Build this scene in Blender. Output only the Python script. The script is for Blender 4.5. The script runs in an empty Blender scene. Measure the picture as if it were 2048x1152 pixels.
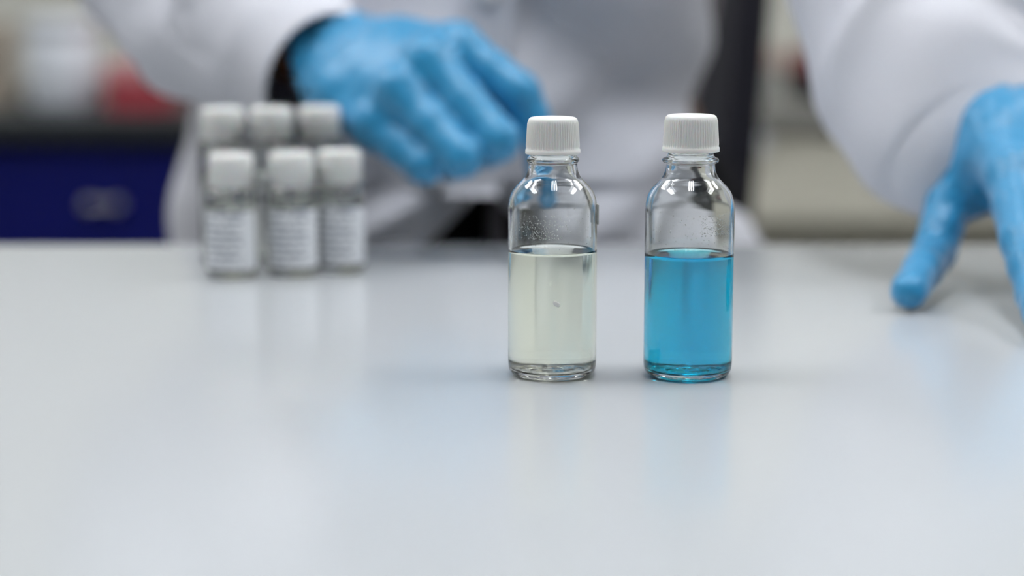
import bpy, bmesh, math, random
import numpy as np
from mathutils import Vector

random.seed(7)
SC = bpy.context.scene
COL = SC.collection

# ------------------------------------------------------------------ camera
# metres; z = 0 is the table top, +Y looks away from the camera
CAM_Z, F_PX, PITCH = 0.137, 3750.0, math.radians(9.03)
cam_d = bpy.data.cameras.new('camera')
cam_d.sensor_width = 36.0
cam_d.lens = F_PX / 2048 * 36.0
cam_d.clip_start = 0.02
cam_d.dof.use_dof = True
cam_d.dof.focus_distance = 0.662
cam_d.dof.aperture_fstop = 3.8
cam_d.dof.aperture_blades = 0
cam = bpy.data.objects.new('camera', cam_d)
COL.objects.link(cam)
cam.location = (0, 0, CAM_Z)
cam.rotation_euler = (math.pi / 2 - PITCH, 0, 0)
SC.camera = cam

# ------------------------------------------------------------------ world and exposure
world = bpy.data.worlds.new('world')
SC.world = world
world.use_nodes = True
world.node_tree.nodes['Background'].inputs[0].default_value = (0.6, 0.65, 0.7, 1)
world.node_tree.nodes['Background'].inputs[1].default_value = 0.05
SC.view_settings.view_transform = 'Standard'
SC.view_settings.look = 'None'
SC.view_settings.gamma = 1.0
SC.view_settings.use_curve_mapping = False
SC.view_settings.exposure = 0.03
LAMP = 26.0            # emission of the strips in the ceiling lights
cy = SC.cycles
cy.use_denoising = True
cy.use_adaptive_sampling = True
cy.adaptive_threshold = 0.1
cy.adaptive_min_samples = 16
cy.max_bounces = 16
cy.diffuse_bounces = 3
cy.glossy_bounces = 5
cy.transmission_bounces = 14
cy.volume_bounces = 2
cy.caustics_reflective = True
cy.caustics_refractive = True
cy.blur_glossy = 0.3
cy.sample_clamp_indirect = 6.0


def P(px, py, Y):
    """point on the sight line of photo pixel (px, py) at depth Y"""
    xc, yc = (px - 1024) / F_PX, (576 - py) / F_PX
    dy = math.cos(PITCH) + yc * math.sin(PITCH)
    dz = -math.sin(PITCH) + yc * math.cos(PITCH)
    return Vector((xc * Y / dy, Y, CAM_Z + dz * Y / dy))


def PT(px, py, z=0.0):
    """point on the plane at height z under photo pixel (px, py)"""
    yc = (576 - py) / F_PX
    dy = math.cos(PITCH) + yc * math.sin(PITCH)
    dz = -math.sin(PITCH) + yc * math.cos(PITCH)
    return P(px, py, (z - CAM_Z) / dz * dy)


def srgb(r, g, b):
    f = lambda c: (c / 255 / 12.92) if c <= 10 else ((c / 255 + 0.055) / 1.055) ** 2.4
    return (f(r), f(g), f(b), 1.0)


# ------------------------------------------------------------------ materials
def mat(name, col, rough=0.5, spec=0.5, metal=0.0, noise=None, bump=None, sheen=0.0, sss=0.0, coat=0.0):
    """principled material; noise=(scale, amount) varies the colour, bump=(scale, strength, distance)"""
    m = bpy.data.materials.new(name)
    m.use_nodes = True
    nt = m.node_tree
    b = nt.nodes['Principled BSDF']
    b.inputs['Base Color'].default_value = col
    b.inputs['Roughness'].default_value = rough
    b.inputs['Specular IOR Level'].default_value = spec
    b.inputs['Metallic'].default_value = metal
    b.inputs['Sheen Weight'].default_value = sheen
    b.inputs['Coat Weight'].default_value = coat
    if sss:
        b.inputs['Subsurface Weight'].default_value = sss
        b.inputs['Subsurface Scale'].default_value = 0.002
    tc = nt.nodes.new('ShaderNodeTexCoord')
    if noise:
        n = nt.nodes.new('ShaderNodeTexNoise')
        n.inputs['Scale'].default_value = noise[0]
        n.inputs['Detail'].default_value = 1.5
        nt.links.new(tc.outputs['Object'], n.inputs['Vector'])
        mx = nt.nodes.new('ShaderNodeMix')
        mx.data_type = 'RGBA'
        k = noise[1]
        mx.inputs[6].default_value = (col[0] * (1 - k), col[1] * (1 - k), col[2] * (1 - k), 1)
        mx.inputs[7].default_value = (min(1, col[0] * (1 + k)), min(1, col[1] * (1 + k)), min(1, col[2] * (1 + k)), 1)
        nt.links.new(n.outputs['Fac'], mx.inputs[0])
        nt.links.new(mx.outputs[2], b.inputs['Base Color'])
    if bump:
        n = nt.nodes.new('ShaderNodeTexNoise')
        n.inputs['Scale'].default_value = bump[0]
        n.inputs['Detail'].default_value = 1
        nt.links.new(tc.outputs['Object'], n.inputs['Vector'])
        bp = nt.nodes.new('ShaderNodeBump')
        bp.inputs['Strength'].default_value = bump[1]
        bp.inputs['Distance'].default_value = bump[2]
        nt.links.new(n.outputs['Fac'], bp.inputs['Height'])
        nt.links.new(bp.outputs['Normal'], b.inputs['Normal'])
    return m


def glass_mat(name, tint, ior, absorb=None, density=0.0, rough=0.0):
    m = bpy.data.materials.new(name)
    m.use_nodes = True
    nt = m.node_tree
    b = nt.nodes['Principled BSDF']
    b.inputs['Base Color'].default_value = tint
    b.inputs['Roughness'].default_value = rough
    b.inputs['IOR'].default_value = ior
    b.inputs['Transmission Weight'].default_value = 1.0
    if absorb:
        v = nt.nodes.new('ShaderNodeVolumeAbsorption')
        v.inputs['Color'].default_value = absorb
        v.inputs['Density'].default_value = density
        nt.links.new(v.outputs[0], nt.nodes['Material Output'].inputs['Volume'])
    return m


def emit_mat(name, col, strength):
    m = bpy.data.materials.new(name)
    m.use_nodes = True
    nt = m.node_tree
    nt.nodes.remove(nt.nodes['Principled BSDF'])
    e = nt.nodes.new('ShaderNodeEmission')
    e.inputs[0].default_value = col
    e.inputs[1].default_value = strength
    nt.links.new(e.outputs[0], nt.nodes['Material Output'].inputs[0])
    return m


M = {
    'wall': mat('cream_paint', (0.58, 0.575, 0.52, 1), 0.8, 0.3, noise=(3, 0.04)),
    'ceiling': mat('white_ceiling', (0.72, 0.72, 0.72, 1), 0.9, 0.2, noise=(8, 0.03)),
    'floor': mat('grey_vinyl', (0.25, 0.25, 0.25, 1), 0.5, 0.4, noise=(30, 0.1)),
    'table': mat('grey_laminate', (0.535, 0.555, 0.575, 1), 0.155, 0.38, noise=(2.5, 0.018)),
    'table_edge': mat('grey_edge_band', (0.5, 0.52, 0.54, 1), 0.4),
    'steel_grey': mat('powder_coated_steel', (0.45, 0.46, 0.48, 1), 0.45, noise=(20, 0.05)),
    'glass': glass_mat('clear_glass', (0.985, 0.995, 0.985, 1), 1.5),
    'vial_glass': glass_mat('vial_glass', (0.985, 0.995, 0.98, 1), 1.5),
    'blue_liquid': glass_mat('blue_liquid', (1, 1, 1, 1), 1.334, (0.0, 0.936, 0.979, 1), 410.0),
    'pale_liquid': glass_mat('pale_yellow_liquid', (1, 1, 1, 1), 1.334, (0.935, 0.94, 0.60, 1), 14.0),
    'vial_liquid': glass_mat('vial_liquid', (1, 1, 1, 1), 1.334, (0.95, 0.95, 0.7, 1), 9.0),
    'cap': mat('white_polypropylene', (0.90, 0.90, 0.885, 1), 0.42, 0.4, sss=0.15, noise=(400, 0.02)),
    'coat': mat('white_cotton', (0.77, 0.775, 0.845, 1), 0.85, 0.2, sheen=0.1, noise=(25, 0.03), bump=(900, 0.15, 0.0005)),
    'glove': mat('blue_nitrile', (0.020, 0.28, 0.55, 1), 0.40, 0.6, noise=(60, 0.07), bump=(260, 0.35, 0.0008), sheen=0.25),
    'skin': mat('brown_skin', (0.16, 0.065, 0.03, 1), 0.5, noise=(80, 0.1), bump=(600, 0.1, 0.0005)),
    'trousers': mat('black_cloth', (0.008, 0.008, 0.010, 1), 0.9, 0.1, noise=(200, 0.2)),
    'shirt': mat('grey_cloth', (0.24, 0.22, 0.24, 1), 0.9, 0.1, noise=(200, 0.1)),
    'hair': mat('black_hair', (0.01, 0.008, 0.007, 1), 0.6, bump=(300, 0.5, 0.003)),
    'eye': mat('eye_white', (0.7, 0.7, 0.68, 1), 0.15),
    'button': mat('white_button', (0.75, 0.75, 0.78, 1), 0.3),
    'blue_front': mat('navy_laminate', (0.0022, 0.0052, 0.105, 1), 0.45, 0.25, noise=(8, 0.05)),
    'worktop': mat('black_worktop', (0.018, 0.022, 0.026, 1), 0.45, 0.3, noise=(120, 0.3)),
    'grey_worktop': mat('grey_worktop', (0.24, 0.235, 0.215, 1), 0.5, 0.3, noise=(120, 0.1)),
    'beige_front': mat('beige_laminate', (0.66, 0.635, 0.54, 1), 0.5, noise=(6, 0.03)),
    'chrome': mat('brushed_chrome', (0.55, 0.55, 0.55, 1), 0.28, metal=1.0, noise=(50, 0.02)),
    'white_plastic': mat('white_plastic', (0.74, 0.77, 0.83, 1), 0.4, noise=(40, 0.02)),
    'red': mat('red_card', (0.36, 0.04, 0.055, 1), 0.5, noise=(40, 0.06)),
    'pink': mat('pale_red_lid', (0.55, 0.22, 0.24, 1), 0.5, noise=(40, 0.06)),
    'dark_red': mat('dark_red_plastic', (0.16, 0.010, 0.012, 1), 0.4, noise=(40, 0.06)),
    'black': mat('black_plastic', (0.015, 0.015, 0.018, 1), 0.4, noise=(40, 0.1)),
    'tan': mat('tan_card', (0.40, 0.34, 0.28, 1), 0.7, noise=(30, 0.08)),
    'blush': mat('blush_card', (0.42, 0.31, 0.27, 1), 0.7, noise=(30, 0.08)),
    'grey_plastic': mat('grey_plastic', (0.33, 0.34, 0.33, 1), 0.5, noise=(30, 0.08)),
    'charcoal': mat('charcoal_fabric', (0.020, 0.020, 0.028, 1), 0.8, 0.2, noise=(300, 0.2)),
    'flake': mat('white_flake', (0.88, 0.88, 0.86, 1), 0.6, noise=(900, 0.04)),
    'tape': mat('grey_tape', (0.5, 0.51, 0.5, 1), 0.5, noise=(900, 0.1)),
    'lamp': emit_mat('lamp_diffuser', (0.96, 0.985, 1.0, 1), LAMP),
    'lamp_frame': mat('white_lamp_frame', (0.8, 0.8, 0.8, 1), 0.4, noise=(40, 0.02)),
}


def label_mat():
    """white paper with rows of small grey print"""
    m = mat('printed_label', (0.86, 0.88, 0.92, 1), 0.6)
    nt = m.node_tree
    b = nt.nodes['Principled BSDF']
    tc = nt.nodes.new('ShaderNodeTexCoord')
    sp = nt.nodes.new('ShaderNodeSeparateXYZ')
    nt.links.new(tc.outputs['Object'], sp.inputs[0])

    def mth(op, a, bb=None):
        n = nt.nodes.new('ShaderNodeMath')
        n.operation = op
        for i, v in enumerate((a, bb)):
            if v is None:
                continue
            if isinstance(v, (int, float)):
                n.inputs[i].default_value = v
            else:
                nt.links.new(v, n.inputs[i])
        return n.outputs[0]
    row = mth('FRACT', mth('MULTIPLY', sp.outputs['Z'], 1 / 0.0034))
    line = mth('LESS_THAN', row, 0.34)
    nz = nt.nodes.new('ShaderNodeTexNoise')
    nz.inputs['Scale'].default_value = 330
    nt.links.new(tc.outputs['Object'], nz.inputs['Vector'])
    word = mth('GREATER_THAN', nz.outputs['Fac'], 0.47)
    side = mth('LESS_THAN', sp.outputs['X'], 0.0062)
    fac = mth('MULTIPLY', mth('MULTIPLY', line, word), side)
    mx = nt.nodes.new('ShaderNodeMix')
    mx.data_type = 'RGBA'
    mx.inputs[6].default_value = (0.86, 0.88, 0.92, 1)
    mx.inputs[7].default_value = (0.16, 0.19, 0.26, 1)
    nt.links.new(fac, mx.inputs[0])
    nt.links.new(mx.outputs[2], b.inputs['Base Color'])
    return m


M['label'] = label_mat()


# ------------------------------------------------------------------ mesh helpers
def link(name, me, m, parent=None, loc=(0, 0, 0), smooth=False):
    if m is not None:
        me.materials.append(m)
    if smooth:
        me.polygons.foreach_set('use_smooth', [True] * len(me.polygons))
    o = bpy.data.objects.new(name, me)
    COL.objects.link(o)
    o.location = loc
    if parent is not None:
        o.parent = parent
    return o


def pyd(name, v, f, m, parent=None, loc=(0, 0, 0), smooth=True):
    me = bpy.data.meshes.new(name)
    me.from_pydata([tuple(p) for p in v], [], [tuple(int(i) for i in q) for q in f])
    me.update()
    return link(name, me, m, parent, loc, smooth)


def bmo(name, bm, m, parent=None, loc=(0, 0, 0), smooth=False):
    me = bpy.data.meshes.new(name)
    bmesh.ops.recalc_face_normals(bm, faces=bm.faces)
    bm.to_mesh(me)
    bm.free()
    return link(name, me, m, parent, loc, smooth)


def add_box(bm, c, s, bevel=0.0, rz=0.0, rx=0.0):
    r = bmesh.ops.create_cube(bm, size=1.0)
    vs = r['verts']
    bmesh.ops.scale(bm, vec=s, verts=vs)
    if bevel:
        es = list({e for v in vs for e in v.link_edges})
        rb = bmesh.ops.bevel(bm, geom=es, offset=bevel, segments=3, profile=0.5, affect='EDGES')
        vs = list({v for f in rb['faces'] for v in f.verts} | {v for v in vs if v.is_valid})
    from mathutils import Matrix
    mtx = Matrix.Translation(c) @ Matrix.Rotation(rz, 4, 'Z') @ Matrix.Rotation(rx, 4, 'X')
    bmesh.ops.transform(bm, matrix=mtx, verts=vs)


def box(name, c, s, m, parent=None, bevel=0.0, loc=(0, 0, 0), rz=0.0, rx=0.0):
    bm = bmesh.new()
    add_box(bm, c, s, bevel, rz, rx)
    return bmo(name, bm, m, parent, loc)


def lathe_vf(prof, seg, rmod=None, closed=False):
    """revolve (r, z) points about Z; r = 0 makes a pole. rmod(i_profile, angle) -> radius offset"""
    v, f, rows = [], [], []
    for i, (r, z) in enumerate(prof):
        if r <= 1e-9:
            rows.append([len(v)])
            v.append((0, 0, z))
        else:
            row = []
            for k in range(seg):
                a = 2 * math.pi * k / seg
                rr = r + (rmod(i, a) if rmod else 0)
                row.append(len(v))
                v.append((rr * math.cos(a), rr * math.sin(a), z))
            rows.append(row)
    n = len(rows)
    for i in range(n if closed else n - 1):
        A, B = rows[i], rows[(i + 1) % n]
        if len(A) == 1 and len(B) == 1:
            continue
        for k in range(seg):
            k2 = (k + 1) % seg
            if len(A) == 1:
                f.append((A[0], B[k2], B[k]))
            elif len(B) == 1:
                f.append((A[k], A[k2], B[0]))
            else:
                f.append((A[k], A[k2], B[k2], B[k]))
    return v, f


def lathe(name, prof, m, parent=None, seg=96, rmod=None, closed=False, loc=(0, 0, 0), smooth=True):
    v, f = lathe_vf(prof, seg, rmod, closed)
    return pyd(name, v, f, m, parent, loc, smooth)


def crom(pts, n):
    """catmull-rom through points, n samples a span"""
    p = [np.array(q, float) for q in pts]
    p = [2 * p[0] - p[1]] + p + [2 * p[-1] - p[-2]]
    out = []
    for i in range(1, len(p) - 2):
        for k in range(n):
            t = k / n
            a, b, c, d = p[i - 1], p[i], p[i + 1], p[i + 2]
            out.append(0.5 * (2 * b + (c - a) * t + (2 * a - 5 * b + 4 * c - d) * t * t + (3 * b - a - 3 * c + d) * t ** 3))
    out.append(p[-2])
    return out


def empty(name, loc=(0, 0, 0), rz=0.0):
    o = bpy.data.objects.new(name, None)
    COL.objects.link(o)
    o.location = loc
    o.rotation_euler = (0, 0, rz)
    return o


def tag(o, label=None, cat=None, group=None, kind=None):
    if label:
        o['label'] = label
    if cat:
        o['category'] = cat
    if group:
        o['group'] = group
    if kind:
        o['kind'] = kind
    return o


# ------------------------------------------------------------------ signed distance modelling
def sd_cap(X, a, b, ra, rb):
    a, b = np.array(a, float), np.array(b, float)
    ba = b - a
    L = max(1e-12, float(ba @ ba))
    h = np.clip(((X - a) @ ba) / L, 0, 1)
    return np.linalg.norm(X - a - h[..., None] * ba, axis=-1) - (ra + (rb - ra) * h)


def sd_ell(X, c, r):
    r = np.array(r, float)
    q = (X - np.array(c, float))
    k0 = np.linalg.norm(q / r, axis=-1)
    k1 = np.linalg.norm(q / (r * r), axis=-1)
    return k0 * (k0 - 1.0) / np.maximum(k1, 1e-9)


def smin(a, b, k):
    h = np.maximum(k - np.abs(a - b), 0) / k
    return np.minimum(a, b) - h * h * k * 0.25


def surface_net(fun, lo, hi, step):
    lo, hi = np.array(lo, float), np.array(hi, float)
    n = np.ceil((hi - lo) / step).astype(int) + 1
    ax = [lo[i] + step * np.arange(n[i]) for i in range(3)]
    D = np.empty(n, np.float32)
    B = 8                                       # blocks far from the surface are filled with their sign only
    nb = -(-n // B)
    cen = np.stack(np.meshgrid(*[lo[i] + step * (np.arange(nb[i]) * B + (B - 1) / 2) for i in range(3)], indexing='ij'), -1)
    dc = fun(cen.astype(np.float32))
    rad = step * B * 0.5 * 1.733 * 1.35 + 0.004
    for i, j, k in np.ndindex(*nb):
        q = tuple(slice(m_ * B, min((m_ + 1) * B, n[a])) for a, m_ in enumerate((i, j, k)))
        if abs(dc[i, j, k]) > rad:
            D[q] = dc[i, j, k]
            continue
        X = np.stack(np.meshgrid(ax[0][q[0]], ax[1][q[1]], ax[2][q[2]], indexing='ij'), -1)
        D[q] = fun(X)
    S = D < 0
    c = n - 1
    acc = np.zeros((*c, 3), np.float32)
    cnt = np.zeros(c, np.float32)
    corners = [(i, j, k) for i in (0, 1) for j in (0, 1) for k in (0, 1)]
    sl = lambda o: tuple(slice(o[i], o[i] + c[i]) for i in range(3))
    for o in corners:
        for axis in range(3):
            if o[axis]:
                continue
            q = list(o)
            q[axis] = 1
            d0, d1 = D[sl(o)], D[sl(q)]
            cr = S[sl(o)] != S[sl(q)]
            t = np.where(cr, d0 / np.where(d0 == d1, 1, d0 - d1), 0)
            for a in range(3):
                acc[..., a] += np.where(cr, o[a] + (t if a == axis else 0), 0)
            cnt += cr
    act = cnt > 0
    idx = -np.ones(c, int)
    idx[act] = np.arange(int(act.sum()))
    base = np.stack(np.nonzero(act), -1)
    V = lo + step * (base + acc[act] / cnt[act][:, None])
    F = []
    for axis in range(3):
        u, w = (axis + 1) % 3, (axis + 2) % 3
        s0 = [slice(None)] * 3
        s1 = [slice(None)] * 3
        s0[axis] = slice(0, n[axis] - 1)
        s1[axis] = slice(1, n[axis])
        cr = S[tuple(s0)] != S[tuple(s1)]
        e = np.stack(np.nonzero(cr), -1)
        ok = (e[:, u] > 0) & (e[:, w] > 0) & (e[:, u] < c[u]) & (e[:, w] < c[w])
        e = e[ok]
        ins = S[tuple(e.T)]

        def g(du, dw):
            q = e.copy()
            q[:, u] -= du
            q[:, w] -= dw
            return idx[tuple(q.T)]
        q = np.stack([g(0, 0), g(1, 0), g(1, 1), g(0, 1)], -1)
        q[~ins] = q[~ins][:, ::-1]
        F.append(q)
    return V, np.concatenate(F)


def relax(V, F, it=2, k=0.5):
    """laplacian smoothing on a quad mesh"""
    e = np.concatenate([F[:, [0, 1]], F[:, [1, 2]], F[:, [2, 3]], F[:, [3, 0]]])
    e = np.concatenate([e, e[:, ::-1]])
    for _ in range(it):
        s = np.zeros_like(V)
        c = np.zeros(len(V))
        np.add.at(s, e[:, 0], V[e[:, 1]])
        np.add.at(c, e[:, 0], 1)
        V = V + k * (s / np.maximum(c, 1)[:, None] - V)
    return V


def sdf_object(name, fun, lo, hi, step, m, parent=None, it=2):
    V, F = surface_net(fun, lo, hi, step)
    V = relax(V, F, it)
    me = bpy.data.meshes.new(name)
    me.vertices.add(len(V))
    me.vertices.foreach_set('co', V.astype(np.float32).ravel())
    me.loops.add(F.size)
    me.loops.foreach_set('vertex_index', F.astype(np.int32).ravel())
    me.polygons.add(len(F))
    me.polygons.foreach_set('loop_start', np.arange(0, F.size, 4, dtype=np.int32))
    me.update(calc_edges=True)
    me.validate()
    return link(name, me, m, parent, smooth=True)


# ------------------------------------------------------------------ the room
FLOOR, CEIL = -0.90, 1.85
X0, X1, Y0, Y1 = -3.4, 3.4, -3.8, 3.25


def wall(name, c, s, m):
    o = box(name, c, s, m)
    tag(o, kind='structure')
    return o


wall('floor', (0, (Y0 + Y1) / 2, FLOOR - 0.05), (X1 - X0 + 0.2, Y1 - Y0 + 0.2, 0.1), M['floor'])
wall('ceiling', (0, (Y0 + Y1) / 2, CEIL + 0.05), (X1 - X0 + 0.2, Y1 - Y0 + 0.2, 0.1), M['ceiling'])
wall('wall_back', (0, Y1 + 0.05, 0.475), (X1 - X0 + 0.2, 0.1, 2.75), M['wall'])
wall('wall_front', (0, Y0 - 0.05, 0.475), (X1 - X0 + 0.2, 0.1, 2.75), M['wall'])
wall('wall_left', (X0 - 0.05, (Y0 + Y1) / 2, 0.475), (0.1, Y1 - Y0, 2.75), M['wall'])
wall('wall_right', (X1 + 0.05, (Y0 + Y1) / 2, 0.475), (0.1, Y1 - Y0, 2.75), M['wall'])


def ceiling_light(x, y, w, d, label):
    t = empty('ceiling_light', (x, y, CEIL - 0.03))
    tag(t, label, 'ceiling light', 'ceiling light panels')
    bm = bmesh.new()
    b = 0.03
    for c, s in (((0, d / 2 + b / 2, 0.015), (w + 2 * b, b, 0.03)), ((0, -d / 2 - b / 2, 0.015), (w + 2 * b, b, 0.03)),
                 ((w / 2 + b / 2, 0, 0.015), (b, d, 0.03)), ((-w / 2 - b / 2, 0, 0.015), (b, d, 0.03))):
        add_box(bm, c, s)
    bmo('frame', bm, M['lamp_frame'], t)
    box('reflector', (0, 0, 0.026), (w, d, 0.006), M['lamp_frame'], t)
    for k in (-1, 0, 1):                        # three lit strips
        box('diffuser', (k * w * 0.32, 0, 0.012), (w * 0.165, d * 0.94, 0.014), M['lamp'], t)


for x, y, wh in ((-1.5, 2.05, 'over the blue cabinet'), (0.15, 2.35, 'behind the person, over the dark chair'),
                 (1.75, 2.05, 'over the beige cabinet'), (-1.25, 0.75, 'over the empty end of the table'),
                 (0.1, 0.62, 'straight over the two bottles'), (1.45, 0.75, 'over the hand resting on the table')):
    ceiling_light(x, y, 0.40 if y < 1 else 0.28, 1.05, 'white ceiling light panel ' + wh)

# ------------------------------------------------------------------ the table
TY0, TY1, TX = 0.20, 1.015, 0.95
t = empty('laboratory_table', (0, (TY0 + TY1) / 2, FLOOR))
tag(t, 'wide light grey laboratory table carrying the bottles and vials', 'table')
H = -FLOOR
box('tabletop', (0, 0, H - 0.014), (2 * TX, TY1 - TY0, 0.028), M['table'], t, bevel=0.0025)
bm = bmesh.new()
for sy in (-1, 1):
    add_box(bm, (0, sy * (TY1 - TY0 - 0.14) / 2, H - 0.058), (2 * TX - 0.12, 0.03, 0.06))
for sx in (-1, 1):
    add_box(bm, (sx * (TX - 0.075), 0, H - 0.058), (0.03, TY1 - TY0 - 0.17, 0.06))
bmo('apron', bm, M['steel_grey'], t)
for sx in (-1, 1):
    for sy in (-1, 1):
        box('leg', (sx * (TX - 0.075), sy * (TY1 - TY0 - 0.14) / 2, (H - 0.028) / 2), (0.045, 0.045, H - 0.028), M['steel_grey'], t, bevel=0.003)

# ------------------------------------------------------------------ background benches
LB_Y, RB_Y, WT = 2.42, 2.66, -0.025      # front of each bench, height of its worktop
wl = box('worktop', (-0.96, (LB_Y + Y1) / 2 - 0.014, WT - 0.015), (1.70, Y1 - LB_Y + 0.02, 0.03), M['worktop'], bevel=0.003)
tag(wl, 'black worktop over the navy blue cabinets', 'worktop')
wr = box('worktop', (0.935, (RB_Y + Y1) / 2 - 0.014, WT - 0.015), (1.85, Y1 - RB_Y + 0.02, 0.03), M['grey_worktop'], bevel=0.003)
tag(wr, 'grey worktop over the beige cabinets', 'worktop')


def cabinet(x0, x1, yf, m, drawers, label, handle, recess=0.0):
    cx, w = (x0 + x1) / 2, x1 - x0
    h = WT - 0.03 - FLOOR
    t = empty('base_cabinet', (cx, yf, FLOOR))
    tag(t, label, 'cabinet')
    d = Y1 - yf
    bm = bmesh.new()
    add_box(bm, (0, d / 2 + 0.007 + recess / 2, 0.08 + (h - 0.084) / 2), (w - 0.002, d - 0.034 - recess, h - 0.082))
    add_box(bm, (0, d / 2 + 0.03, 0.04), (w - 0.004, d - 0.09, 0.08))
    bmo('body', bm, m, t)
    zt = h - 0.004
    for i, (dh, proud) in enumerate(drawers):
        zc = zt - dh / 2
        dr = box('drawer' if i == 0 else 'door', (0, 0.006 - proud / 2 + (recess if i else recess / 2), zc), (w - 0.006, 0.02 + proud + (0 if i else recess), dh - 0.006), m, t, bevel=0.002)
        zt -= dh
        if handle and i in handle:
            hx, hz = handle[i]
            bm = bmesh.new()
            for sx in (-1, 1):
                vs = bmesh.ops.create_uvsphere(bm, u_segments=24, v_segments=16, radius=0.0065)['verts']
                bmesh.ops.translate(bm, vec=(hx + sx * 0.018, -0.024 - proud, hz), verts=vs)
                add_box(bm, (hx + sx * 0.018, -0.010 - proud, hz), (0.008, 0.024, 0.008))
            add_box(bm, (hx, -0.024 - proud, hz), (0.036, 0.004, 0.005), 0.002)
            bmo('handle', bm, M['chrome'], dr, smooth=True)
    return t


zh = P(212, 405, LB_Y)
cabinet(-0.95, -0.12, LB_Y, M['blue_front'], ((0.30, 0), (0.44, 0)), 'navy blue base cabinet beside the white lab coat', {0: (zh.x + 0.535, zh.z - FLOOR)})
cabinet(-1.80, -0.95, LB_Y, M['blue_front'], ((0.30, 0), (0.44, 0)), 'navy blue base cabinet farther along, past the edge of the view', {0: (0.0, zh.z - FLOOR)})
cabinet(0.02, 0.98, RB_Y, M['beige_front'], ((0.132, 0.0), (0.64, 0)), 'beige base cabinet seen between the lab coat and the sleeve', None, 0.08)
cabinet(0.98, 1.85, RB_Y, M['beige_front'], ((0.132, 0.0), (0.64, 0)), 'beige base cabinet behind the hand resting on the table', None, 0.08)

# things on the left bench
p = PT(128, 225, WT)


def jar(name, px, py, w, h, mbody, mlid, label, cat, Yd=None):
    b = P(px, py, Yd)
    t = empty(name, (b.x, Yd, WT))
    tag(t, label, cat)
    r = w / 2
    lathe('body', [(0, 0), (r * 0.92, 0), (r, 0.006), (r, h * 0.72), (r * 0.93, h * 0.78), (0, h * 0.78)], mbody, t, seg=40)
    lathe('lid', [(0, h * 0.775), (r * 0.97, h * 0.775), (r * 0.98, h * 0.97), (r * 0.9, h), (0, h)], mlid, t, seg=40)
    return t


jar('plastic_tub', 128, 200, 0.098, 0.125, M['white_plastic'], M['white_plastic'], 'white lidded tub on the black worktop over the blue cabinet', 'tub', 2.62)


def carton(name, px0, px1, h, Yd, mb, ml, label, cat, rz=0.0, depth=0.09, base=WT):
    a, b = P(px0, 200, Yd), P(px1, 200, Yd)
    t = empty(name, ((a.x + b.x) / 2, Yd, base), rz)
    tag(t, label, cat)
    w = b.x - a.x
    box('body', (0, 0, h * 0.3), (w, depth, h * 0.6), mb, t, bevel=0.002)
    box('lid', (0, 0, h * 0.8), (w + 0.004, depth + 0.004, h * 0.4), ml, t, bevel=0.003)
    return t


carton('red_box', 226, 352, 0.062, 2.60, M['red'], M['pink'], 'red box with a paler lid beside the white coat sleeve', 'box')
carton('tan_box', -120, 18, 0.115, 2.70, M['tan'], M['tan'], 'tan box at the edge of the view beside the white tub', 'box')
# things on the right bench
carton('dark_red_box', 1578, 1700, 0.072, 2.80, M['black'], M['dark_red'], 'dark red and black box half hidden by the sleeve', 'box')
carton('blush_box', 1480, 1545, 0.075, 2.88, M['grey_plastic'], M['blush'], 'grey and blush pink box beside the dark chair back', 'box')
kb = P(1508, 285, RB_Y - 0.03)
o = lathe('round_disc', [(0, 0), (0.018, 0), (0.021, 0.003), (0.021, 0.009), (0.018, 0.012), (0, 0.012)], M['white_plastic'], seg=40, loc=(kb.x, RB_Y - 0.0045, kb.z))
o.rotation_euler = (math.pi / 2, 0, 0)
tag(o, 'small round white disc on the beige cabinet front', 'disc')

# ------------------------------------------------------------------ dark chair behind the person
cb0, cb1 = P(1454, 0, 1.75), P(1425, 350, 1.75)


def chair():
    cx = cb1.x - 0.03
    t = empty('laboratory_chair', (cx - 0.23, 1.75, FLOOR))
    tag(t, 'dark charcoal laboratory chair seen edge-on behind the person', 'chair')
    ox, oz = cx - 0.23, FLOOR
    # backrest: slab that leans back towards +X
    d = Vector((cb0.x - cb1.x, 0, cb0.z - cb1.z)).normalized()
    ang = math.atan2(d.x, d.z)
    bm = bmesh.new()
    L = 0.40
    add_box(bm, (0, 0, 0), (0.029, 0.40, L), 0.010)
    from mathutils import Matrix
    ctr = Vector((cb1.x, 0, cb1.z)) + d * (L / 2 - 0.19)
    bmesh.ops.transform(bm, matrix=Matrix.Translation((ctr.x - ox, 0, ctr.z - oz)) @ Matrix.Rotation(ang, 4, 'Y'), verts=bm.verts)
    bmo('backrest', bm, M['charcoal'], t)
    box('seat', (0, 0, 0.585), (0.44, 0.44, 0.06), M['charcoal'], t, bevel=0.02)
    bm = bmesh.new()
    add_box(bm, (0.235, 0, 0.66), (0.012, 0.06, 0.20))
    add_box(bm, (0.14, 0, 0.55), (0.20, 0.06, 0.012))
    bmo('bracket', bm, M['black'], t)
    lathe('column', [(0, 0.09), (0.03, 0.09), (0.03, 0.30), (0.018, 0.305), (0.018, 0.56), (0, 0.56)], M['steel_grey'], t, seg=24)
    for k in range(5):
        a = k * 2 * math.pi / 5 + 0.3
        box('leg', (0.15 * math.cos(a), 0.15 * math.sin(a), 0.075), (0.30, 0.035, 0.03), M['black'], t, bevel=0.004, rz=a)
        lathe('caster', [(0, 0), (0.02, 0.004), (0.027, 0.03), (0.02, 0.055), (0, 0.06)], M['black'], t, seg=16, loc=(0.29 * math.cos(a), 0.29 * math.sin(a), 0))


chair()

# ------------------------------------------------------------------ reagent bottles
mm = 0.001


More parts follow.
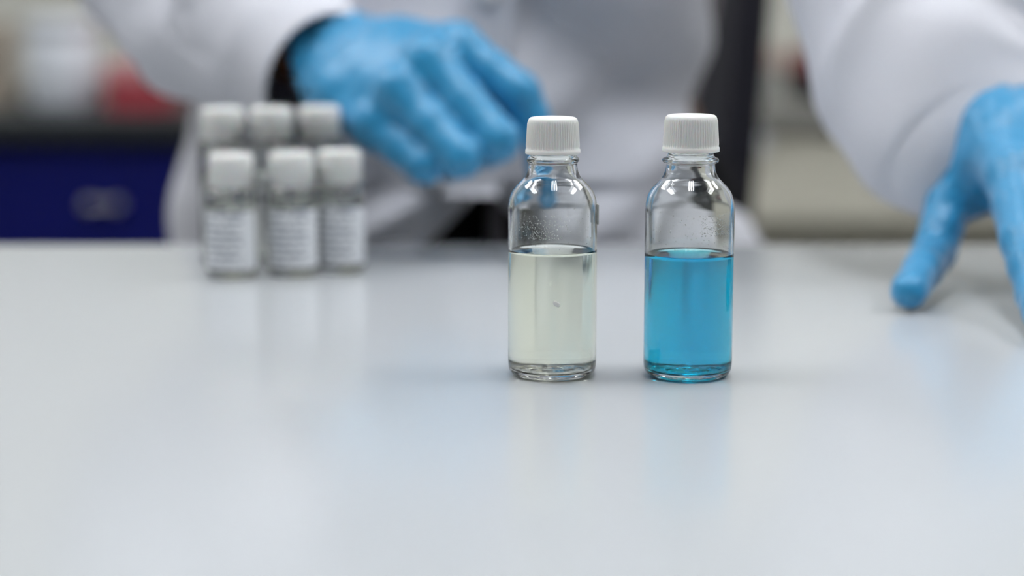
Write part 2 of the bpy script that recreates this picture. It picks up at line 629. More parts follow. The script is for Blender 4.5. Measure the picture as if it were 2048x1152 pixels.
def bottle(name, px, label, liquid_m, level, cap_r, cap_z, ring_r, yb, seedv):
    c = P(px, 500, yb)
    t = empty(name, (c.x, yb, 0.0002))
    tag(t, label, 'bottle', 'two reagent bottles in front')
    outer = crom([(0, 1.0), (5, 0.9), (9.5, 0.5), (12.4, 0.0), (14.2, 0.45), (15.4, 1.8), (15.88, 4.2), (15.9, 7)], 6)
    outer += crom([(15.9, 7), (15.9, 12), (15.9, 22), (15.9, 38), (15.9, 48), (15.9, 54), (15.9, 57.5), (15.85, 60.2), (15.5, 63), (14.7, 65.6), (13.3, 67.7), (11.5, 69.6), (9.9, 71.4), (9.0, 73.4), (8.7, 75.2)], 6)[1:]
    outer += crom([(8.7, 75.2), (8.75, 76.2), (ring_r - .25, 76.7), (ring_r, 77.3), (ring_r - .2, 78.0), (8.7, 78.5), (8.1, 79.3), (7.9, 80.5)], 5)[1:]
    outer += [np.array(q) for q in ((7.9, 84), (7.9, 89.2), (7.6, 89.7), (6.9, 89.7))]
    inner = crom([(6.6, 89.2), (6.6, 84), (6.6, 79.5), (6.75, 76.3), (7.2, 73.6), (8.5, 71.3), (10.3, 69.3), (12.2, 67.2), (13.6, 65.0), (14.4, 62.6), (14.75, 60), (14.8, 57), (14.8, 53), (14.8, 46), (14.8, 36), (14.8, 24), (14.8, 14), (14.8, 9), (14.75, 6.6), (14.3, 4.6), (13.3, 3.1), (11.9, 2.4)], 6)
    inner += crom([(11.9, 2.4), (9.6, 2.6), (8.0, 2.3), (6.4, 2.9), (4.6, 2.6), (2.6, 3.3), (1.1, 3.6), (0, 3.65)], 5)[1:]
    prof = [(q[0] * mm, q[1] * mm) for q in outer + inner]
    prof[0] = (0, prof[0][1])
    prof[-1] = (0, prof[-1][1])
    g = lathe('glass_body', prof, M['glass'], t, seg=128)
    # liquid: reaches slightly into the glass so that no air film is left
    e = 0.08
    inn = [q for q in inner if q[1] < level]
    low = [(max(0.0, q[0] + (e if q[1] > 3.0 and q[0] > 12 else 0.0)), q[1] - (e if q[0] < 14.2 else 0)) for q in reversed(inn)]
    top = [(14.8 + e, level + 0.9), (14.65, level + 0.75), (14.2, level + 0.35), (13.4, level + 0.1), (12, level), (6, level), (0, level)]
    lp = [(r * mm, z * mm) for r, z in low + top]
    lp[0] = (0, lp[0][1])
    lathe('liquid', lp, liquid_m, t, seg=128)
    # ribbed screw cap
    z0 = cap_z
    R = cap_r
    capp = [(R - 1.0, z0), (R, z0), (R + .04, z0 + .3), (R, z0 + 1.5), (R - .28, z0 + 1.75)]
    ribs = [(R - .28 - .06 * k, z0 + 1.75 + k * 1.0) for k in range(1, 10)]
    tops = [(R - .95, z0 + 11.5), (R - 1.15, z0 + 12.2), (R - 1.75, z0 + 12.75), (R - 2.6, z0 + 12.95), (R - 5, z0 + 13.0), (0, z0 + 13.0)]
    ins = [(0, z0 + 11.6), (8.0, z0 + 11.6), (8.1, z0 + 0.6), (R - 1.0, z0)]
    prf = capp + ribs + tops + ins
    i0, i1 = len(capp), len(capp) + len(ribs)
    NR = 64

    def rm(i, a):
        return (0.17 * math.tanh(2.2 * math.cos(a * NR))) * mm if i0 <= i < i1 else 0.0
    lathe('cap', [(r * mm, z * mm) for r, z in prf], M['cap'], t, seg=NR * 8, rmod=rm, closed=False)
    # condensation droplets on the inner wall above the liquid
    rnd = random.Random(seedv)
    bm = bmesh.new()
    ico = bmesh.new()
    bmesh.ops.create_icosphere(ico, subdivisions=1, radius=1)
    iv = [v.co.copy() for v in ico.verts]
    ifc = [[v.index for v in fc.verts] for fc in ico.faces]
    ico.free()
    v, f = [], []
    for k in range(420):
        if k < 260:
            a = rnd.gauss(-0.95 if seedv == 2 else -1.9, 0.28)
            z = level + 6 + abs(rnd.gauss(0, 3.6)) + (2.5 if seedv == 2 else 0)
        else:
            a = rnd.uniform(0, 2 * math.pi)
            z = level + rnd.uniform(2, 14.5)
        z = min(z, 59)
        s = rnd.uniform(0.06, 0.25)
        n0 = len(v)
        for q in iv:
            rr = 14.78 + q.x * s * 0.45
            aa = a + q.y * s / 14.78
            v.append((rr * math.cos(aa) * mm, rr * math.sin(aa) * mm, (z + q.z * s) * mm))
        f += [[n0 + i for i in fc] for fc in ifc]
    bm.free()
    d = pyd('condensation', v, f, M['vial_glass'], t)
    tag(d, kind='stuff')
    return t


B1 = bottle('reagent_bottle', 1105, 'clear glass bottle of pale yellow liquid with a white ribbed cap', M['pale_liquid'], 44.6, 9.75, 79.6, 9.35, 0.6635, 1)
B2 = bottle('reagent_bottle', 1378.5, 'clear glass bottle of bright blue liquid with a white ribbed cap', M['blue_liquid'], 43.4, 10.1, 80.5, 10.0, 0.6625, 2)
# white speck stuck to the glass of the pale bottle, a bit of tape on that bottle's side
fp = P(1113, 609, 0.6479)
fl = lathe('flake', [(0, -0.0002), (0.0007, -0.0002), (0.00115, 0.0), (0.0007, 0.0002), (0, 0.0002)], M['flake'], B1, seg=10,
           rmod=lambda i, a: 0.0003 * math.cos(2 * a) if i in (1, 2, 3) else 0, loc=(fp.x - B1.location.x, -0.01595, fp.z))
fl.rotation_euler = (math.radians(88), 0.5, 0)


def tape_strip(z0, z1, a0, a1):
    v, f = [], []
    n = 10
    for k in range(n + 1):
        a = a0 + (a1 - a0) * k / n
        for r in (0.01592, 0.01645):
            for z in (z0, z1):
                v.append((r * math.cos(a), r * math.sin(a), z))
    for k in range(n):
        b, c = 4 * k, 4 * (k + 1)
        f += [(b, b + 1, c + 1, c), (b + 2, c + 2, c + 3, b + 3), (b, c, c + 2, b + 2), (b + 1, b + 3, c + 3, c + 1)]
    f += [(0, 2, 3, 1), (4 * n, 4 * n + 1, 4 * n + 3, 4 * n + 2)]
    pyd('tape', v, f, M['tape'], B1, smooth=False)


tape_strip(0.0545, 0.0615, -0.10, 0.35)

# ------------------------------------------------------------------ small vials
def vial_meshes(h):
    R = 12.0
    zs = h - 18.6               # shoulder start
    outer = crom([(0, .6), (6, .4), (9.5, 0), (11.2, .5), (11.9, 2.0), (12, 4)], 4) + crom([(12, 4), (12, zs - 8), (12, zs - 1), (11.6, zs + .9), (10.4, zs + 2.2), (9.2, zs + 2.9), (8.8, zs + 4)], 4)[1:]
    outer += [np.array(q) for q in ((8.6, h - 3), (8.3, h - 2.4), (7.6, h - 2.4))]
    inner = crom([(7.4, h - 2.8), (7.5, zs + 4), (8.2, zs + 2.4), (9.8, zs + 1.2), (10.8, zs - .4), (11, zs - 2), (11, 12), (11, 5), (10.4, 3), (8, 2.2), (0, 2.4)], 4)
    pr = [(q[0] * mm, q[1] * mm) for q in outer + inner]
    pr[0], pr[-1] = (0, pr[0][1]), (0, pr[-1][1])
    gv = lathe_vf(pr, 64)
    lev = h * 0.60
    inn = [q for q in inner if q[1] < lev]
    low = [(max(0, q[0] + (.06 if q[1] > 4 else 0)), q[1] - (.06 if q[0] < 10.6 else 0)) for q in reversed(inn)]
    lp = [(r * mm, z * mm) for r, z in low + [(11.06, lev + .5), (10.6, lev + .1), (9, lev), (0, lev)]]
    lp[0] = (0, lp[0][1])
    lv = lathe_vf(lp, 64)
    R2 = 10.6
    cp = [(R2 - .8, h - 16), (R2, h - 16), (R2, h - 1.4), (R2 - .4, h - .5), (R2 - 1.4, h), (R2 - 4, h), (0, h), (0, h - 1.8), (R2 - 1.5, h - 1.8), (R2 - 1.5, h - 15)]
    cv = lathe_vf([(r * mm, z * mm) for r, z in cp], 48 * 6, lambda i, a: 0.12 * mm * math.cos(48 * a) if 1 <= i <= 2 else 0)
    v, f = [], []
    n = 36
    z0, z1 = 4.2 * mm, (h * 0.545) * mm
    for k in range(n + 1):
        a = -math.pi / 2 + (k / n - 0.5) * 2.6
        for r in (12.02 * mm, 12.14 * mm):
            for z in (z0, z1):
                v.append((r * math.cos(a), r * math.sin(a), z))
    for k in range(n):
        b, c = 4 * k, 4 * (k + 1)
        f += [(b, b + 1, c + 1, c), (b + 2, c + 2, c + 3, b + 3), (b, c, c + 2, b + 2), (b + 1, b + 3, c + 3, c + 1)]
    f += [(0, 2, 3, 1), (4 * n, 4 * n + 1, 4 * n + 3, 4 * n + 2)]
    out = {}
    for nm, (vv, ff), m in (('glass_body', gv, M['vial_glass']), ('liquid', lv, M['vial_liquid']), ('cap', cv, M['cap']), ('paper_label', (v, f), M['label'])):
        me = bpy.data.meshes.new(nm)
        me.from_pydata(vv, [], ff)
        me.materials.append(m)
        me.polygons.foreach_set('use_smooth', [nm != 'paper_label'] * len(me.polygons))
        me.update()
        out[nm] = me
    return out


small, tall = vial_meshes(59.5), vial_meshes(78.5)
VIALS = (
    (small, 464, 0.897, -0.02, 'short white-capped vial with a printed label, front row, nearest the blue cabinet'),
    (small, 585, 0.904, 0.22, 'short white-capped vial with a printed label, middle of the front row'),
    (small, 681, 0.916, 0.10, 'short white-capped vial with a printed label, front row, under the gloved hand'),
    (tall, 450, 0.944, 0.4, 'taller white-capped vial in the back row, nearest the blue cabinet'),
    (tall, 547, 0.948, -0.5, 'taller white-capped vial in the middle of the back row, below the open cuff'),
    (tall, 642, 0.956, 0.7, 'taller white-capped vial in the back row, partly behind the gloved hand'),
)
for meshes, px, yv, rz, lab in VIALS:
    c = P(px, 450, yv)
    t = empty('glass_vial', (c.x, yv, 0.0002), rz)
    tag(t, lab, 'vial', 'six small labelled vials')
    for nm, me in meshes.items():
        if nm == 'paper_label' and meshes is tall:
            continue
        o = bpy.data.objects.new(nm, me)
        COL.objects.link(o)
        o.parent = t

# ------------------------------------------------------------------ the person
V3 = lambda p: np.array(p, float)
CX = -0.022                                   # body axis
SH_R, SH_L = V3((-0.205, 1.235, 0.49)), V3((0.165, 1.235, 0.49))
EL_R, EL_L = V3(P(205, -400, 1.20)), V3((0.205, 1.12, 0.262))
WR_R, WR_L = V3(P(640, 124, 1.035)), V3(P(1985, 215, 0.905))

# hands: wrist, five chains of joints (photo pixel, depth) and radii in mm
HAND_R = dict(wrist=WR_R, elbow=EL_R, extra=[], fingers=[
    ([P(914, 96, .976), P(1038, 186, .960), P(1084, 286, .962), P(1088, 366, .972)], (12.6, 11.2, 9.6, 8.2)),    # index
    ([P(858, 126, .962), P(996, 280, .938), P(972, 300, .968), P(920, 270, .981)], (12.6, 11.2, 9.7, 8.6)),      # middle
    ([P(800, 184, .956), P(924, 314, .932), P(902, 325, .964), P(866, 290, .978)], (12.1, 10.4, 9.5, 8.4)),      # ring
    ([P(748, 252, .960), P(850, 330, .940), P(836, 332, .965), P(815, 300, .977)], (11.7, 9.4, 8.6, 7.7)),       # little
    ([P(735, 120, 1.036), P(860, 150, 1.030), P(965, 200, 1.005), P(1018, 250, .985)], (15.4, 12.6, 10.8, 9.2)),  # thumb
])
HAND_L = dict(wrist=WR_L, elbow=EL_L, extra=[(P(1985, 340, .868), P(2060, 335, .864), 0.0195, 0.017), (P(1978, 285, .886), P(2050, 295, .880), 0.015, 0.016)], fingers=[
    ([P(2024, 352, .828), P(2046, 480, .785), P(2076, 590, .758), PT(2092, 646, .0082)], (11.8, 9.8, 8.8, 7.8)),
    ([P(2112, 330, .832), P(2170, 470, .782), P(2215, 590, .752), PT(2235, 655, .0082)], (12.0, 10, 9, 8.0)),
    ([P(2190, 335, .850), P(2275, 450, .806), P(2330, 560, .782), PT(2352, 618, .0080)], (11.5, 9.6, 8.6, 7.8)),
    ([P(2250, 350, .872), P(2345, 440, .842), P(2400, 520, .828), PT(2420, 560, .0076)], (10.8, 8.8, 8, 7.2)),
    ([P(1968, 292, .884), P(1897, 408, .866), P(1868, 505, .850), PT(1818, 582, .0090)], (15, 10.6, 9.8, 8.2)),
])


def hand_fun(h, cuff):
    W, E = h['wrist'], h['elbow']
    d = (E - W) / np.linalg.norm(E - W)
    mcp = [V3(c[0][0]) for c in h['fingers']]
    side = mcp[0] - mcp[3]
    side = side - d * (side @ d)
    side /= np.linalg.norm(side)
    cut_n, cut_p = cuff

    def fun(X):
        palm = None
        for i in range(4):
            r0 = 0.0185
            w = W + side * (0.012 * (1.0 - 0.667 * i))
            q = sd_cap(X, w, mcp[i], r0, h['fingers'][i][1][0] * mm * 1.02)
            palm = q if palm is None else smin(palm, q, 0.012)
        mid = (mcp[0] + mcp[1] + mcp[2] + mcp[3]) / 4 * 0.55 + W * 0.45
        palm = smin(palm, sd_cap(X, mid + side * 0.018, mid - side * 0.018, 0.0155, 0.0155), 0.012)
        for a_, b_, ra_, rb_ in h['extra']:
            palm = smin(palm, sd_cap(X, a_, b_, ra_, rb_), 0.012)
        for i in range(4):                      # knuckles stand out on the back of the hand
            palm = smin(palm, sd_cap(X, mcp[i] + V3((0, -.003, .003)), mcp[i] + V3((0, -.003, .003)), .0095, .0095), 0.004)
        for s in (-1, 1):
            palm = smin(palm, sd_cap(X, W + side * 0.012 * s, W + d * 0.12 + side * 0.014 * s, 0.0190, 0.0265), 0.014)
        D = None
        for i, (pts, rad) in enumerate(h['fingers']):
            pts = [V3(p) for p in pts]
            g = None
            if i == 4:
                g = sd_cap(X, W * 0.75 + pts[0] * 0.25, pts[0], 0.015, rad[0] * mm)
            for k in range(3):
                # slight waist between joints, fuller knuckles
                a, b, ra, rb = pts[k], pts[k + 1], rad[k] * mm, rad[k + 1] * mm
                m_ = (a + b) / 2
                rm_ = (ra + rb) / 2 * 0.975
                for q in (sd_cap(X, a, m_, ra, rm_), sd_cap(X, m_, b, rm_, rb)):
                    g = q if g is None else smin(g, q, 0.0025)
            g = smin(g, palm, 0.012 if i == 4 else 0.006)
            D = g if D is None else np.minimum(D, g)
        # loose creases in the thin rubber
        wv = (np.sin((X @ V3((410, 150, -330))) + 2.0 * np.sin(X @ V3((90, -120, 160)))) * 0.00035
              + np.sin((X @ V3((-190, 260, 240))) + 1.7 * np.sin(X @ V3((140, 90, -60)))) * 0.0003)
        near = np.exp(-((X - W) ** 2).sum(-1) / 0.05 ** 2)
        D = D + wv * (0.4 + 1.3 * near)
        return np.maximum(np.maximum(D, (X - cut_p) @ cut_n), (X - W) @ d - 0.03)
    pts = [W, W + d * 0.09] + [V3(p) for c in h['fingers'] for p in c[0]]
    lo = np.min(pts, 0) - 0.036
    hi = np.max(pts, 0) + 0.036
    return fun, lo, hi


def body_fun(X):
    # torso, legs, head, arms with simple hands inside the gloves: one skin
    k = 0.05
    D = sd_ell(X, (CX, 1.255, 0.30), (0.155, 0.105, 0.24))
    D = smin(D, sd_ell(X, (CX, 1.25, 0.05), (0.135, 0.095, 0.20)), 0.08)
    D = smin(D, sd_cap(X, SH_R, SH_L, 0.045, 0.045), 0.08)
    D = smin(D, sd_cap(X, (CX, 1.25, 0.50), (CX, 1.225, 0.62), 0.055, 0.052), k)
    D = smin(D, sd_ell(X, (CX, 1.215, 0.735), (0.072, 0.090, 0.105)), 0.03)
    D = smin(D, sd_ell(X, (CX, 1.185, 0.665), (0.048, 0.055, 0.045)), 0.03)
    D = smin(D, sd_cap(X, (CX, 1.128, 0.745), (CX, 1.108, 0.708), 0.008, 0.014), 0.012)
    for s in (-1, 1):
        D = smin(D, sd_ell(X, (CX + s * 0.076, 1.235, 0.725), (0.010, 0.020, 0.034)), 0.008)
        D = np.maximum(D, -sd_ell(X, (CX + s * 0.032, 1.118, 0.742), (0.016, 0.014, 0.009)))
        D = smin(D, sd_cap(X, (CX + s * 0.045, 1.133, 0.759), (CX + s * 0.018, 1.126, 0.759), 0.006, 0.006), 0.008)
        D = smin(D, sd_cap(X, (CX + s * 0.014, 1.133, 0.668 + s * 0), (CX, 1.129, 0.668), 0.007, 0.009), 0.004)
        hip, kn, an = V3((CX + s * 0.085, 1.255, -0.03)), V3((CX + s * 0.10, 1.24, -0.42)), V3((CX + s * 0.105, 1.27, -0.80))
        D = smin(D, sd_cap(X, hip, kn, 0.085, 0.058), 0.06)
        D = smin(D, sd_cap(X, kn, an, 0.056, 0.036), 0.03)
        D = smin(D, sd_cap(X, an + V3((0, 0, -0.055)), an + V3((0, -0.15, -0.068)), 0.034, 0.026), 0.03)
    for S_, E_, W_, h in ((SH_R, EL_R, WR_R, HAND_R), (SH_L, EL_L, WR_L, HAND_L)):
        D = smin(D, sd_cap(X, S_, E_, 0.044, 0.040), 0.05)
        u = (E_ - W_) / np.linalg.norm(E_ - W_)
        D = smin(D, sd_cap(X, E_, W_ + u * 0.02, 0.042, 0.026), 0.02)
        m2 = (V3(h['fingers'][1][0][0]) + V3(h['fingers'][2][0][0])) / 2
        D = smin(D, sd_cap(X, W_, W_ * 0.4 + m2 * 0.6, 0.012, 0.007), 0.008)
    return D


person = sdf_object('person', body_fun, (-0.34, 0.84, -0.90), (0.34, 1.42, 0.86), 0.007, M['skin'], it=3)
tag(person, 'person in a white lab coat and blue gloves standing behind the table', 'person')
for s in (-1, 1):
    bm = bmesh.new()
    bmesh.ops.create_uvsphere(bm, u_segments=16, v_segments=12, radius=0.0105)
    ey = bmo('eye', bm, M['eye'], person, loc=(CX + s * 0.032, 1.1445, 0.742), smooth=True)
    bm = bmesh.new()
    bmesh.ops.create_uvsphere(bm, u_segments=16, v_segments=12, radius=0.0055)
    bmo('iris', bm, M['hair'], ey, loc=(0, -0.0056, 0), smooth=True)


def hair_fun(X):
    D = sd_ell(X, (CX, 1.228, 0.755), (0.082, 0.094, 0.105))
    D = np.maximum(D, -(X[..., 2] - 0.70 - 0.8 * np.clip(1.235 - X[..., 1], -0.02, 0.12)))
    return D


sdf_object('hair', hair_fun, (CX - 0.1, 1.10, 0.62), (CX + 0.1, 1.36, 0.88), 0.005, M['hair'], person)


def trouser_fun(X):
    D = sd_ell(X, (CX, 1.25, 0.0), (0.152, 0.112, 0.12))
    for s in (-1, 1):
        hip, kn, an = V3((CX + s * 0.085, 1.25, -0.03)), V3((CX + s * 0.10, 1.24, -0.42)), V3((CX + s * 0.105, 1.265, -0.82))
        D = np.minimum(D, smin(sd_cap(X, hip, kn, 0.098, 0.078), sd_cap(X, kn, an, 0.078, 0.066), 0.02))
    return np.maximum(D, np.maximum(X[..., 2] - 0.06, -0.84 - X[..., 2]))


sdf_object('trousers', trouser_fun, (-0.26, 1.08, -0.86), (0.22, 1.42, 0.08), 0.008, M['trousers'], person)


FX = P(968, 300, 1.10).x                     # line of the coat buttons


def shirt_fun(X):
    D = sd_ell(X, (CX, 1.255, 0.24), (0.168, 0.118, 0.34))
    tail = sd_ell(X, (FX + 0.007, 1.128, -0.03), (0.009, 0.007, 0.075))
    return np.maximum(np.minimum(D, tail), X[..., 2] - 0.52)


sdf_object('shirt', shirt_fun, (-0.21, 1.12, -0.13), (0.17, 1.40, 0.54), 0.006, M['shirt'], person)
for s in (-1, 1):
    def shoe_fun(X, s=s):
        a = V3((CX + s * 0.105, 1.285, -0.862))
        D = smin(sd_cap(X, a, a + V3((0, -0.19, -0.004)), 0.042, 0.040), sd_cap(X, a + V3((0, 0, .03)), a + V3((0, -.04, .05)), 0.042, 0.042), 0.03)
        return np.maximum(D, -(X[..., 2] + 0.898))
    sdf_object('shoe', shoe_fun, (CX + s * 0.105 - 0.06, 1.03, -0.91), (CX + s * 0.105 + 0.06, 1.35, -0.74), 0.005, M['black'], person)

# gloves
uR = (EL_R - WR_R) / np.linalg.norm(EL_R - WR_R)
uL = (EL_L - WR_L) / np.linalg.norm(EL_L - WR_L)
cutR = V3(P(603, 190, 1.0))
nR = V3((-1.0, 0.15, -0.50))
nR /= np.linalg.norm(nR)
fR, loR, hiR = hand_fun(HAND_R, (nR, cutR + nR * 0.0))
gR = sdf_object('glove', fR, loR, hiR, 0.0014, M['glove'], person, it=3)
gR['label'] = 'blue glove on the hand reaching over the vials'
fL, loL, hiL = hand_fun(HAND_L, (uL, WR_L + uL * 0.05))
gL = sdf_object('glove', fL, loL, hiL, 0.0014, M['glove'], person, it=3)
gL['label'] = 'blue glove on the hand resting on the table'


# ---- lab coat
def interp(tab, z):
    xs = [q[0] for q in tab]
    ys = [q[1] for q in tab]
    return float(np.interp(z, xs, ys))


HALF_R = ((-0.55, 0.25), (-0.2, 0.222), (-0.06, 0.20), (-0.01, 0.182), (0.015, 0.154), (0.066, 0.141), (0.10, 0.150), (0.135, 0.157), (0.25, 0.185), (0.42, 0.20), (0.50, 0.19), (0.545, 0.10), (0.565, 0.07))
HALF_L = ((-0.55, 0.25), (-0.2, 0.222), (-0.06, 0.196), (-0.025, 0.188), (0.04, 0.178), (0.10, 0.175), (0.25, 0.185), (0.42, 0.20), (0.50, 0.19), (0.545, 0.10), (0.565, 0.07))
DEPTH = ((-0.55, 0.165), (0.0, 0.135), (0.1, 0.130), (0.3, 0.135), (0.45, 0.12), (0.52, 0.09), (0.565, 0.07))
BX = P(928, 300, 1.2).x
OPEN_Z = 0.0215


def coat_pt(s, z, off=0.0):
    """s in [-1, 1] round the body from front edge (image right, s=-1) over the back (s=0) to the front edge (image left)"""
    gap = 0.0
    if z < OPEN_Z:
        gap = min(0.075, 0.033 * ((OPEN_Z - z) / 0.034))
    a = s * math.pi
    if abs(s) > 0:
        pass
    ang = math.pi / 2 - a                       # s=0 -> +Y (back), s=+-1 -> -Y (front)
    cx_, sy_ = math.cos(ang), math.sin(ang)
    w = interp(HALF_R, z) if cx_ > 0 else interp(HALF_L, z)
    d = interp(DEPTH, z)
    e = 0.82
    x = BX + w * math.copysign(abs(cx_) ** e, cx_) + (FX - BX) * max(0.0, -sy_) ** 2
    y = 1.235 + d * math.copysign(abs(sy_) ** e, sy_)
    # the front edges are pulled apart below the last button
    if gap and sy_ < 0.3:
        wt = max(0.0, min(1.0, (0.3 - sy_) / 1.1))
        t_ = abs(s)
        x += math.copysign(gap * wt * (0.25 + 0.75 * max(0.0, (t_ - 0.62) / 0.38)), cx_ if abs(cx_) > 1e-6 else (1 if s > 0 else -1))
        y += 0.012 * wt * max(0.0, (t_ - 0.8) / 0.2)
    # hanging folds: diagonal drapes towards the waist plus vertical pleats
    zz = z - 0.02
    f = 0.0
    X_ = x - FX
    if sy_ < 0.45:
        f += 0.0065 * math.sin(34 * (X_ * 0.75 - abs(zz) * 0.2 + zz * 1.25 * (1 if X_ > 0 else -1)) + 0.6)
        f += 0.0030 * math.sin(71 * (X_ * 0.6 + zz * 1.1 * (1 if X_ > 0 else -1)) + 2.0)
        f += 0.012 * math.exp(-((X_ - 0.115 - 0.9 * (z - 0.05)) / 0.024) ** 2) * math.exp(-((z - 0.06) / 0.10) ** 2)
        f -= 0.010 * math.exp(-((X_ - 0.055 - 0.9 * (z - 0.05)) / 0.022) ** 2) * math.exp(-((z - 0.04) / 0.10) ** 2)
        f += 0.012 * math.exp(-((X_ + 0.045 - 1.6 * (z - 0.012)) / 0.018) ** 2) * math.exp(-((z + 0.01) / 0.05) ** 2) * (1 if X_ < 0.01 else 0)
        f -= 0.010 * math.exp(-((X_ + 0.085 - 1.6 * (z - 0.012)) / 0.020) ** 2) * math.exp(-((z - 0.0) / 0.06) ** 2)
        f *= min(1.0, abs(X_) / 0.02) * min(1.0, max(0.0, (0.45 - sy_) / 0.4))
    f += 0.006 * math.sin(9 * a + 3 * z) * max(0.0, min(1.0, (0.02 - z) / 0.2))
    nx, ny = cx_ / w, sy_ / d
    nl = math.hypot(nx, ny)
    r = f + off
    return (x + nx / nl * r, y + ny / nl * r, z)


def coat():
    ns = 220
    zs = list(np.linspace(-0.55, -0.08, 24)) + list(np.linspace(-0.075, 0.15, 76)) + list(np.linspace(0.16, 0.565, 40))
    ss = np.linspace(-1, 1, ns)
    v = [coat_pt(float(s), float(z)) for z in zs for s in ss]
    f = []
    for j in range(len(zs) - 1):
        for i in range(ns - 1):
            a = j * ns + i
            f.append((a, a + ns, a + ns + 1, a + 1))
    o = pyd('lab_coat', v, f, M['coat'], person)
    md = o.modifiers.new('thickness', 'SOLIDIFY')
    md.thickness = 0.0012
    md.offset = 0
    # button placket: a doubled strip that hides the closing edge
    pv, pf = [], []
    zp = np.linspace(OPEN_Z - 0.004, 0.47, 60)
    nw = 9
    for layer in (0.0035, 0.0006):
        for z in zp:
            w = 0.0165
            for k in range(nw):
                u = -w + 2 * w * k / (nw - 1)
                x = FX + u + 0.10 * (z - 0.1)
                yb = None
                # y of the coat front at this x
                d = interp(DEPTH, z)
                ww = interp(HALF_R, z) if x > BX else interp(HALF_L, z)
                q = min(0.98, abs((x - BX) / ww)) ** (1 / 0.82)
                yb = 1.235 - d * (1 - q * q) ** (0.41)
                pv.append((x, yb - layer - 0.004 + 0.0012 * (abs(u) / w) ** 4, z))
    n1 = len(zp) * nw
    for l in (0, 1):
        for j in range(len(zp) - 1):
            for i in range(nw - 1):
                a = l * n1 + j * nw + i
                q = (a, a + 1, a + nw + 1, a + nw)
                pf.append(q if l == 0 else q[::-1])
    for j in range(len(zp) - 1):
        for i in (0, nw - 1):
            a = j * nw + i
            pf.append((a, a + nw, a + nw + n1, a + n1))
    for i in range(nw - 1):
        for j in (0, len(zp) - 1):
            a = j * nw + i
            pf.append((a, a + 1, a + 1 + n1, a + n1))
    pyd('placket', pv, pf, M['coat'], o)
    for z in (0.045, 0.138, 0.231, 0.324, 0.417):
        x = FX + 0.10 * (z - 0.1)
        d = interp(DEPTH, z)
        ww = interp(HALF_R, z)
        q = abs((x - BX) / ww) ** (1 / 0.82)
        yb = 1.235 - d * (1 - q * q) ** 0.41 - 0.0075
        b = lathe('button', [(0, 0), (0.0085, 0), (0.009, 0.0012), (0.008, 0.0024), (0.006, 0.0016), (0, 0.0016)], M['button'], o, seg=24, loc=(x, yb, z))
        b.rotation_euler = (math.pi / 2, 0, 0)
    return o


lab_coat = coat()


def sleeve(name, pts, tilt, folds, seed, label):
    """pts: (centre, radius across X, radius across the other way); first is the cuff rim"""
    C = crom([tuple(p[0]) + (p[1], p[2]) for p in pts], 26)
    c = np.array([q[:3] for q in C])
    T = np.gradient(c, axis=0)
    T /= np.linalg.norm(T, axis=1)[:, None]
    L = np.concatenate([[0], np.cumsum(np.linalg.norm(np.diff(c, axis=0), axis=1))])
    n = 112
    ex = V3((1, 0, 0))
    rows = []

    def ring(i, shrink, fold=True):
        t_ = T[i]
        v_ = ex - t_ * (ex @ t_)
        v_ /= np.linalg.norm(v_)
        w_ = np.cross(t_, v_)
        row = []
        for k in range(n):
            th = 2 * math.pi * k / n
            r1, r2 = C[i][3] - shrink, C[i][4] - shrink
            p = c[i] + v_ * r1 * math.cos(th) + w_ * r2 * math.sin(th)
            rad = (p - c[i])
            rad /= np.linalg.norm(rad)
            l = L[i]
            dsp = 0.0
            amp = min(1.0, max(0.0, (l - 0.022) / 0.05))
            if fold:
                for (th0, l0, phi, wth, leng, h) in folds:
                    u_ = ((th - th0 + math.pi) % (2 * math.pi) - math.pi) * 0.055
                    w2 = l - l0
                    q = u_ * math.cos(phi) - w2 * math.sin(phi)
                    along = u_ * math.sin(phi) + w2 * math.cos(phi)
                    dsp += amp * h / (1 + (q / wth) ** 2) * math.exp(-(along / leng) ** 2)
                dsp += amp * (0.0022 * math.sin(3 * th + 60 * l + seed) + 0.0016 * math.sin(5 * th - 95 * l + 2 * seed)
                              + 0.0025 * math.sin(2 * th + 120 * l + 3 * seed))
            # the cuff rim is cut at a slant
            sl = tilt[0] * max(-0.1, math.cos(th - tilt[1])) * math.exp(-l / 0.06)
            row.append(p + rad * dsp + t_ * sl)
        return row
    k_in = max(j for j in range(len(L)) if L[j] < 0.075)
    for i in range(k_in, -1, -2):
        rows.append(ring(i, 0.0022, False))
    rows.append(ring(0, 0.0022, False))
    rows.append([p - T[0] * 0.0010 for p in ring(0, 0.0011, False)])
    for i in range(len(c)):
        rows.append(ring(i, 0.0))
    v = [p for r in rows for p in r]
    f = []
    for j in range(len(rows) - 1):
        for k in range(n):
            k2 = (k + 1) % n
            f.append((j * n + k, j * n + k2, (j + 1) * n + k2, (j + 1) * n + k))
    o = pyd(name, v, f, M['coat'], lab_coat)
    # hem stitching ridge round the cuff
    o['label'] = label
    return o


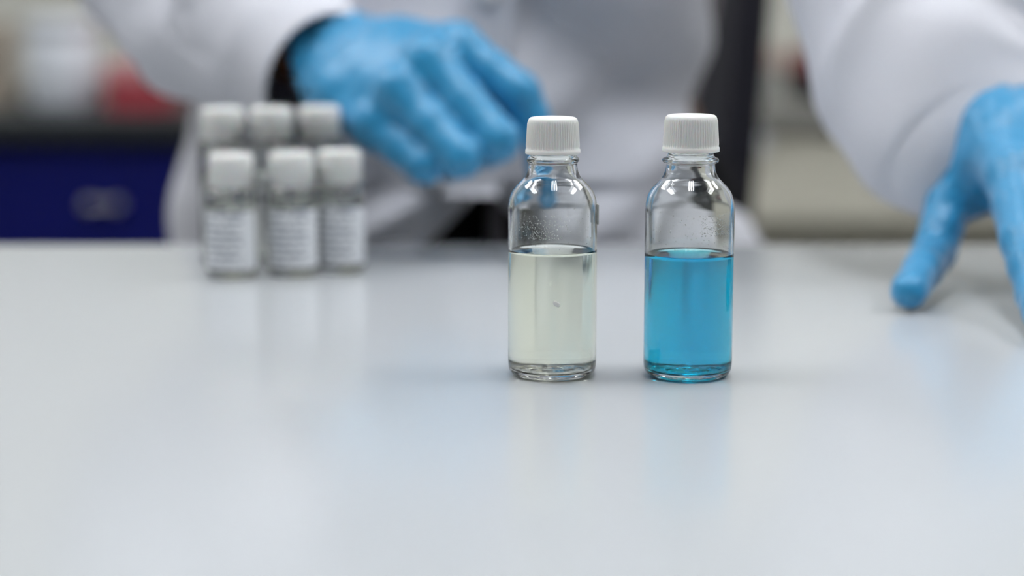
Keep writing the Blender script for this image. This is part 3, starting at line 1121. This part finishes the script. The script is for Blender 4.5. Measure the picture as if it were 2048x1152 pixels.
pi = math.pi
sleeve('sleeve', [
    (P(652, 168, 1.025), .040, .040), (P(592, 116, 1.042), .044, .044), (P(500, 52, 1.065), .054, .053), (P(415, -25, 1.09), .063, .060), (P(355, -110, 1.115), .066, .062),
    (P(280, -260, 1.16), .066, .064), (P(250, -430, 1.195), .064, .066), ((-0.225, 1.22, 0.38), .072, .076), ((-0.205, 1.235, 0.485), .076, .082), ((-0.12, 1.235, 0.515), .062, .075), ((-0.07, 1.235, 0.52), .04, .06)],
    (0.010, -1.57), [(4.6, 0.10, 0.9, 0.009, 0.05, 0.015), (4.1, 0.10, 0.6, 0.009, 0.06, -0.018), (3.6, 0.12, 0.7, 0.010, 0.06, 0.018), (4.8, 0.14, 0.3, 0.010, 0.05, -0.016),
                     (3.2, 0.15, 0.2, 0.011, 0.07, -0.016), (5.4, 0.10, -0.3, 0.010, 0.06, 0.012), (4.0, 0.17, -0.5, 0.011, 0.06, 0.018), (4.5, 0.20, 0.8, 0.010, 0.05, -0.014)],
    1.3, 'sleeve of the arm reaching over the vials')
sleeve('sleeve', [
    (P(1990, 354, .879), .036, .027), (P(1944, 302, .892), .045, .040), (P(1892, 226, .912), .053, .053), (P(1866, 110, .945), .062, .060), (P(1868, -20, .98), .068, .065),
    (P(1830, -200, 1.04), .070, .068), (P(1700, -420, 1.12), .072, .068), ((0.187, 1.20, 0.38), .072, .076), ((0.166, 1.235, 0.485), .076, .082), ((0.085, 1.235, 0.515), .062, .075), ((0.035, 1.235, 0.52), .04, .06)],
    (0.006, -1.57), [(4.5, 0.080, 1.15, 0.009, 0.05, 0.014), (4.2, 0.105, 1.0, 0.009, 0.055, -0.015), (4.1, 0.145, 0.9, 0.010, 0.06, 0.018), (4.7, 0.15, 0.4, 0.010, 0.05, -0.016),
                     (5.2, 0.11, 1.2, 0.010, 0.05, 0.015), (3.7, 0.18, 1.1, 0.011, 0.06, -0.014), (4.4, 0.20, 1.2, 0.012, 0.06, 0.016), (5.3, 0.17, -0.5, 0.010, 0.05, -0.013)],
    4.1, 'sleeve of the arm leaning on the table')
